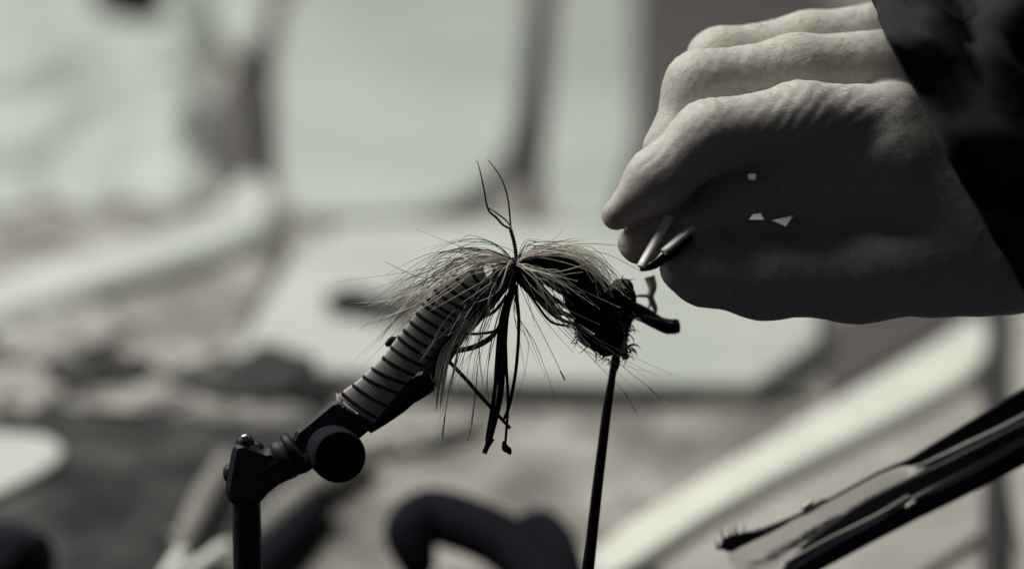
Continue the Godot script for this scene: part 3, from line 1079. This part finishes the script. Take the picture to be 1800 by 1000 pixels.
# ---------------------------------------------------------------- table and what lies on it, far out of focus
func build_setting() -> void:
	var st := mb()
	var out := PackedVector2Array([Vector2(-0.9, -0.25), Vector2(0.9, -0.25), Vector2(0.9, 1.55), Vector2(-0.9, 1.55)])
	slab(st, out, Vector3(0, -0.03, 0), Vector3.RIGHT, Vector3.FORWARD, Vector3.UP, 0.03, 0.003)
	var t := obj("table_top", flat_done(st), M.table)
	tag(t, "mottled grey table top under everything", "", "", "structure")

func put(o: Node, label: String, category: String, group := "") -> void:
	tag(o, label, category, group)

func build_clutter() -> void:
	put(flat_slab("white_pad", [545, 392, 770, 384, 1000, 392, 1440, 392, 1445, 672, 1000, 668, 420, 640, 412, 610], 0.0, 0.012, M.paper, 1, 0.002), "large white pad lying behind the fly, squared right corner", "pad")
	put(flat_slab("pale_card", [476, -90, 490, 330, 520, 366, 640, 374, 770, 366, 850, 325, 905, 255, 925, 120, 945, -90], 0.0, 0.012, M.card, 2, 0.003), "wide pale rounded card lying at the back above the feelers", "card")
	put(flat_slab("pale_card", [985, -90, 970, 120, 950, 384, 1120, 388, 1120, -90], 0.0, 0.006, M.card, 1, 0.002), "narrow pale card at the back, just left of the fingertips", "card")
	put(flat_slab("dark_strip", [948, -90, 938, 120, 905, 270, 925, 385, 945, 385, 968, 120, 980, -90], 0.0, 0.003, M.dusk, 1), "tapering dark strip between the two pale cards", "strip")
	put(flat_slab("grey_folder", [1125, -90, 1125, 200, 1120, 385, 1480, 385, 1480, -90], 0.0, 0.004, M.grey, 1), "grey folder at the back, mostly behind the hand", "folder")
	put(flat_slab("grey_sleeve", [385, 376, 384, 200, 404, 130, 452, 90, 452, 376], 0.0, 0.004, M.grey, 1), "grey narrow packet upright in the gap left of the wide card", "packet")
	put(flat_slab("dark_gap_strip", [448, 300, 446, 120, 462, 78, 474, 140, 478, 300], 0.004, 0.003, M.black, 1), "short black strip filling the dark gap left of the wide card", "ruler")  # black strip added to make the gap beside the card dark
	put(flat_slab("card_shadow_strip", [510, 392, 520, 372, 760, 376, 770, 390, 640, 400], 0.0, 0.002, M.grey, 1), "thin grey strip for the shadow between wide card and white pad", "strip")  # grey strip painted in as the shadow line below the wide card
	# crumpled tissue, upper left
	var nz := FastNoiseLite.new()
	nz.seed = 23; nz.frequency = 1.0; nz.fractal_octaves = 3
	var rows := []
	for i in 49:
		var ring := PackedVector3Array()
		for j in 49:
			var p := T(-160 + 540 * j / 48.0 + 8 * sin(i * 0.7), 372 - 470 * i / 48.0 + 10 * sin(j * 0.5))
			var k := p.x * 9.0 + p.z * 16.0
			var edge := minf(1.0, minf(minf(i, 48 - i), minf(j, 48 - j)) / 5.0)
			p.y = 0.003 + edge * (0.020 + 0.024 * nz.get_noise_2d(k * 0.7, p.x * 6.0) + 0.006 * absf(nz.get_noise_2d(p.x * 20.0, p.z * 14.0)))
			ring.append(p)
		rows.append(ring)
	var st := mb()
	skin_rows(st, rows, false)
	put(obj("tissue_sheet", done(st), M.tissue), "crumpled white tissue sheet filling the upper left", "tissue")
	put(flat_slab("white_paddle", [-90, 500, 200, 425, 382, 372, 398, 318, 440, 296, 484, 318, 492, 366, 462, 408, 330, 452, 120, 510, -90, 590], 0.006, 0.010, M.paper, 2, 0.004), "white plastic paddle from the left edge, its round end beside the wide card", "paddle")
	put(flat_slab("white_paddle", [330, -90, 372, -20, 388, 50, 424, 78, 462, 60, 478, 0, 480, -90], 0.016, 0.010, M.paper, 2, 0.004), "white rounded paddle end poking in at the top edge above the dark gap", "paddle")
	st = lump(T(225, -14, 0.035), Vector3(.022, .014, .016), 0.0, 0.1, 0.1, 3)
	put(obj("bottle_stopper", st, M.black), "black rounded stopper on the tissue at the top edge", "stopper")
	# unseen mat under the vise, added to cut light bounced up onto the hand
	var mt := mb()
	slab(mt, chaikin(PackedVector2Array([Vector2(-0.5, -0.24), Vector2(0.5, -0.24), Vector2(0.5, 0.20), Vector2(-0.5, 0.20)]), 1), Vector3(0, 0.0, 0), Vector3.RIGHT, Vector3.FORWARD, Vector3.UP, 0.002, 0.0005)
	put(obj("added_mat", flat_done(mt), M.black_matt), "black mat under the vise, added out of view to cut bounced light", "mat")
	# things on the pad
	st = mb()
	tube(st, PackedVector3Array([T(588, 530, 0.018), T(622, 528, 0.018), T(668, 540, 0.018)]), [.0045, .006, .0045], 16, 4, 1.0, Vector3.ZERO, true)
	put(obj("black_eraser", done(st), M.black), "small black rounded eraser on white pad left of the banded body", "eraser")
	put(flat_slab("grey_block", [668, 520, 690, 500, 800, 505, 800, 560, 700, 556], 0.012, 0.008, M.grey, 1, 0.002), "grey flat block on white pad, partly behind the banded body", "block")
	put(flat_slab("pad_shadow_strip", [690, 676, 1040, 682, 1260, 684, 1258, 702, 1040, 704, 690, 700], 0.0, 0.004, M.dusk, 1), "thin dark strip for the shadow along front edge of white pad", "rail")  # dark strip painted in as the shadow along the pad's front
	st = mb()
	for q in [[1262, 690, 1300, 682], [1300, 696, 1345, 702], [1345, 690, 1420, 694]]:
		tube(st, PackedVector3Array([T(q[0], q[1], 0.003), T(q[2], q[3], 0.003)]), [.003, .003], 8, 2)
	put(obj("twisted_tie", done(st), M.grey), "grey twisted tie in front of pad's right corner", "tie")
	# right: pale lath, board, dark cord
	put(flat_slab("white_lath", [990, 1040, 1035, 950, 1400, 738, 1640, 602, 1700, 560, 1748, 566, 1734, 640, 1640, 700, 1300, 868, 1070, 1020], 0.0, 0.010, M.wood, 1, 0.002), "long white lath lying diagonally on the table, lower right", "lath")
	put(flat_slab("grey_board", [1080, 1040, 1300, 870, 1640, 702, 1734, 645, 1738, 1040], 0.0, 0.004, M.grey_board, 1), "light grey board on the table between white lath and dark cord", "board")
	put(flat_slab("grey_board", [1774, 400, 2000, 400, 2000, 1060, 1774, 1060], 0.0, 0.005, M.pale_board, 1), "light grey board at right edge beyond the dark cord", "board")
	st = mb()
	tube(st, PackedVector3Array([T(1758, 430, 0.005), T(1756, 620, 0.005), T(1750, 830, 0.005), T(1746, 1080, 0.005)]), [.0055, .0055, .0050, .0045], 16, 5)
	put(obj("flex_cable", done(st), M.dusk), "thick dark cable running away between the two grey boards", "cord")
	put(flat_slab("grey_wedge", [1450, 545, 1450, 700, 1500, 670, 1700, 550, 1720, 500], 0.0, 0.003, M.grey, 1), "grey wedge of card under the hand, beside white lath", "card")
	# left: hides, fur, cards
	put(flat_slab("dark_mat", [-60, 760, 130, 700, 330, 740, 560, 712, 610, 745, 560, 830, 420, 940, 330, 1050, -60, 1050], 0.0, 0.003, M.mat_dark, 2), "mottled dark mat under the vise at lower left", "mat")
	put(flat_slab("grey_cloth", [180, 545, 250, 480, 400, 440, 480, 390, 520, 400, 440, 540, 415, 640, 330, 665, 200, 650], 0.0, 0.006, M.table, 2, 0.002), "grey cloth between white paddle and white pad", "cloth")
	for q in [
		["fur_patch", [480, 690, .010], [.026, .010, .030], 0.2, M.hide, "dark fur patch just behind the vise jaws", 31],
		["fur_patch", [370, 700, .008], [.030, .006, .014], 0.0, M.hide, "flat dark fur scrap left of the vise jaws", 32],
		["fur_patch", [180, 690, .009], [.026, .010, .020], -0.3, M.hide, "dark fur tuft above the white card at left", 33],
		["fur_patch", [70, 560, .006], [.016, .006, .014], 0.1, M.hide, "small dark fur tuft near left edge under the white paddle", 34],
		["fur_patch", [225, 515, .006], [.022, .004, .010], 0.4, M.hide, "thin dark fur wisp along underside of white paddle", 35],
		["fur_patch", [150, 672, .006], [.008, .008, .008], 0.4, M.hide, "tiny dark fur knot between pale feathers", 36],
		["pale_fur", [110, 600, .006], [.040, .008, .040], 0.2, M.pale_fur, "pale fur patch at left below the white paddle", 41],
		["pale_fur", [320, 655, .006], [.036, .007, .020], 0.5, M.pale_fur, "pale fur strip between grey cloth and dark fur", 42],
		["pale_fur", [240, 705, .006], [.036, .006, .022], -0.2, M.pale_fur, "pale fur strip left of the flat dark scrap", 43],
		["pale_fur", [430, 742, .005], [.030, .005, .008], 0.0, M.pale_fur, "thin pale fur strip behind top of vise post", 44],
		["pale_fur", [40, 700, .006], [.022, .006, .024], 0.0, M.pale_fur, "grey pale fur tuft at left edge above white card", 45],
		["pale_fur", [730, 770, .006], [.030, .006, .018], 0.5, M.pale_fur, "pale fur patch right of the vise's round knob", 46],
	]:
		st = lump(T(q[1][0], q[1][1], 0.0) + Vector3(0, q[1][2] * 0.5, 0), Vector3(q[2][0], q[2][1], q[2][2]), q[3], 0.5, 0.12, q[6])
		put(obj(q[0], st, q[4]), q[5], "fur")
	put(flat_slab("white_card", [-80, 762, 60, 758, 105, 775, 112, 800, 60, 835, -80, 900], 0.003, 0.004, M.paper, 2), "white card corner poking in at left edge", "card")
	st = lump(T(10, 990, 0.012), Vector3(.018, .016, .016), 0.0, 0.2, 0.1, 51)
	put(obj("black_lump", st, M.black_matt), "black foam lump in the bottom left corner", "foam")
	# pale handles beside the post
	st = mb()
	tube(st, PackedVector3Array([T(400, 815, 0.010), T(360, 880, 0.009), T(320, 960, 0.008)]), [.0055, .0062, .0045], 16, 5, 1.0, Vector3.ZERO, true)
	put(obj("wooden_handle", done(st), M.wood_grey), "grey wooden handle lying left of the vise post", "handle")
	for q in [[340, 940, 290, 1015, .0028, "thin pale stick crossing the tip of the grey handle", ], [395, 965, 330, 1010, .0034, "pale stick end against foot of the vise post"], [300, 940, 345, 955, .0022, "short grey peg left of the pale sticks"]]:
		st = mb()
		tube(st, PackedVector3Array([T(q[0], q[1], 0.008), T(q[2], q[3], 0.006)]), [q[4], q[4]], 12, 3, 1.0, Vector3.ZERO, true)
		put(obj("pale_stick", done(st), M.wood if q[4] > 0.0025 else M.wood_grey), q[5], "stick")
	st = mb()
	tube(st, PackedVector3Array([T(640, 805, 0.008), T(540, 868, 0.008), T(440, 950, 0.008)]), [.006, .007, .006], 16, 5, 1.0, Vector3.ZERO, true)
	put(obj("grey_tube", done(st), M.wood_grey), "grey tube lying diagonally behind vise post and knob", "tube")
	st = mb()
	tube(st, PackedVector3Array([T(566, 880, 0.009), T(520, 935, 0.009), T(440, 1020, 0.009)]), [.0055, .0075, .0075], 16, 5, 1.0, Vector3.ZERO, true)
	put(obj("black_tube", done(st), M.black), "black rounded tube right of the vise post", "tube")
	st = mb()
	tube(st, PackedVector3Array([T(520, 850, 0.005), T(480, 890, 0.005), T(440, 930, 0.005)]), [.003, .006, .006], 14, 4)
	put(obj("dark_rod", done(st), M.dusk), "dark rod end just right of the vise post, under the knob", "rod")
	# black bent handle standing on the table
	var hd := thing("bent_handle", "thick black bent handle rising behind the bobbin at the bottom", "tool handle", T(860, 1000, 0))
	st = mb()
	tube(st, PackedVector3Array([T(732, 985, 0.016), T(722, 935, 0.024), T(760, 908, 0.026), T(842, 932, 0.026), T(915, 975, 0.022), T(1000, 1070, 0.012)]), [.0075, .0105, .0112, .0108, .0112, .0115], 20, 6, 1.0, Vector3.ZERO, true)
	obj("grip", done(st), M.black, hd)
	st = mb()
	tube(st, PackedVector3Array([T(900, 955, 0.016), T(950, 930, 0.018), T(985, 985, 0.014), T(990, 1060, 0.01)]), [.006, .0085, .0085, .008], 18, 5, 1.0, Vector3.ZERO, true)
	obj("finger_loop", done(st), M.black, hd)
	# feathers leaning up, lower right, nearer the lens than the table
	var fe := thing("feather_bundle", "dark glossy feather bundle slanting up to the right edge", "feathers", P(1500, 930, 50))
	var D := 62.0
	for q in [
		["vane", [1536, 836, 1590, 811, 1641, 779, 1800, 682, 2000, 562, 2000, 610, 1800, 726, 1726, 764, 1658, 798, 1610, 819, 1583, 819], D, M.feather],
		["vane", [1403, 962, 1488, 897, 1539, 866, 1624, 829, 1800, 740, 2000, 640, 2000, 672, 1800, 764, 1692, 822, 1641, 850, 1590, 878, 1488, 934, 1420, 966], D + 4, M.feather_soft],
		["vane", [1340, 1030, 1454, 960, 1556, 906, 1590, 880, 1631, 867, 1678, 846, 1726, 821, 1800, 776, 2000, 662, 2000, 712, 1800, 818, 1692, 874, 1590, 923, 1390, 1030], D, M.feather],
	]:
		st = mb()
		face_slab(st, q[1], q[2], 0.0016, 1, 0.0005)
		obj(q[0], flat_done(st), q[3], fe)
	st = mb()
	face_slab(st, [1400, 968, 1500, 900, 1590, 848, 1640, 806, 1720, 766, 1800, 716, 2000, 600, 2000, 690, 1800, 800, 1600, 902, 1420, 1004, 1345, 1032], D + 7, 0.0014, 1, 0.0004)
	obj("vane", flat_done(st), M.feather_web, fe)
	st = mb()
	tube(st, PL([1262, 964, D, 1330, 938, D, 1400, 908, D, 1470, 872, D, 1545, 832, D, 1600, 810, D]), [.0006, .0011, .0007, .0005, .0006, .0009], 8, 5)
	obj("rim", done(st), M.feather, fe)
	st = mb()
	face_slab(st, [1270, 980, 1300, 950, 1395, 916, 1456, 880, 1540, 838, 1600, 818, 1590, 850, 1500, 900, 1400, 968, 1330, 1030], D + 6, 0.0008, 1, 0.0003)
	obj("clear_sleeve", flat_done(st), M.web, fe)
	for q in [[1610, 823, 1700, 783, 1800, 734, 2000, 624, .0012], [1480, 940, 1590, 885, 1692, 832, 1800, 772, .0008], [1380, 990, 1450, 952, 1540, 908, 1600, 872, .0008]]:
		st = mb()
		tube(st, PL([q[0], q[1], D - 3, q[2], q[3], D - 3, q[4], q[5], D - 3, q[6], q[7], D - 3]), [q[8] * 0.4, q[8], q[8], q[8]], 8, 4)
		obj("quill", done(st), M.quill, fe)
	for q in [[1602, 887, .0008], [1420, 888, .0008]]:  # pale dots standing in for glints on the glossy feathers
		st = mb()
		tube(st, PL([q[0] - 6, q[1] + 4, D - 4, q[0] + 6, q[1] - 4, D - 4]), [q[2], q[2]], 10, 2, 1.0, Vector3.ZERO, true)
		obj("glint_dot", done(st), M.wire_pale, fe)
	st = mb()
	face_slab(st, [1398, 906, 1420, 894, 1440, 880, 1456, 874, 1440, 892, 1412, 908], D, 0.0015, 1, 0.0004)
	face_slab(st, [1262, 962, 1276, 940, 1300, 942, 1345, 930, 1395, 914, 1360, 934, 1330, 948, 1300, 962, 1284, 972], D, 0.0018, 1, 0.0005)
	for k in 26:
		var x := rng.randf_range(1262, 1360)
		var y := 966 - (x - 1262) * 0.34
		var an := rng.randf_range(0.2, 2.6)
		var l := rng.randf_range(10, 34)
		tube(st, PL([x, y, D, x + cos(an) * l, y - sin(an) * l, D + rng.randf_range(-3, 3)]), [.0006, .0001], 4, 2)
	obj("tuft", flat_done(st), M.feather, fe)
	st = mb()
	for k in 60:
		var x := rng.randf_range(1300, 1560)
		var y := 1010 - (x - 1300) * 0.52
		tube(st, PL([x, y + rng.randf_range(-20, 14), D + 3, x + 60, y - 34 + rng.randf_range(-14, 10), D + 3, x + 120, y - 66, D + 3]), [.0001, .0002, .0001], 4, 2)
	var bb := obj("barbs", done(st), M.feather_soft, fe)
	bb.set_meta("kind", "stuff")

func _ready() -> void:
	rng.seed = 77
	# camera
	var pitch := deg_to_rad(20.0)
	eye = Vector3(0, 0.2 + DIST * sin(pitch), DIST * cos(pitch))
	fw = Vector3(0, -sin(pitch), -cos(pitch))
	upv = Vector3(0, cos(pitch), -sin(pitch))
	rt = Vector3.RIGHT
	var cam := Camera3D.new()
	cam.name = "camera"
	add_child(cam)
	cam.transform = Transform3D(Basis(rt, upv, -fw), eye)
	var at := CameraAttributesPhysical.new()
	at.frustum_focal_length = 12.0 * DIST / (500.0 / PPM)
	at.frustum_focus_distance = DIST - 0.004
	at.exposure_aperture = 5.0
	at.frustum_near = 0.05
	at.frustum_far = 20.0
	cam.attributes = at
	cam.current = true
	# light: the dim room, one broad window-like panel above and behind the table
	var we := WorldEnvironment.new()
	we.name = "surroundings"
	var e := Environment.new()
	e.background_mode = Environment.BG_COLOR
	e.background_color = Color(0.14, 0.149, 0.172)
	e.tonemap_mode = Environment.TONE_MAPPER_LINEAR
	e.tonemap_exposure = 1.0
	e.sdfgi_enabled = true; e.ssao_enabled = true; e.ssil_enabled = true
	we.environment = e
	add_child(we)
	var win := AreaLight3D.new()
	win.name = "overhead_panel"
	win.area_size = Vector2(1.4, 0.8)
	win.light_energy = 3.2
	win.light_color = Color(1.0, 0.99, 0.96)
	win.shadow_enabled = true
	win.area_range = 6.0
	win.area_attenuation = 2.0
	add_child(win)
	win.look_at_from_position(Vector3(-0.62, 1.27, -0.60), Vector3(0.0, 0.05, -0.35), Vector3.FORWARD)
	make_materials()
	M.wood_grey = mottled(lin(.16, .155, .14), lin(.26, .25, .23), 0.01, 6.0, 0.7, 25)
	build_setting()
	build_clutter()
	build_vise()
	build_fly()
	build_tools()
	build_person()
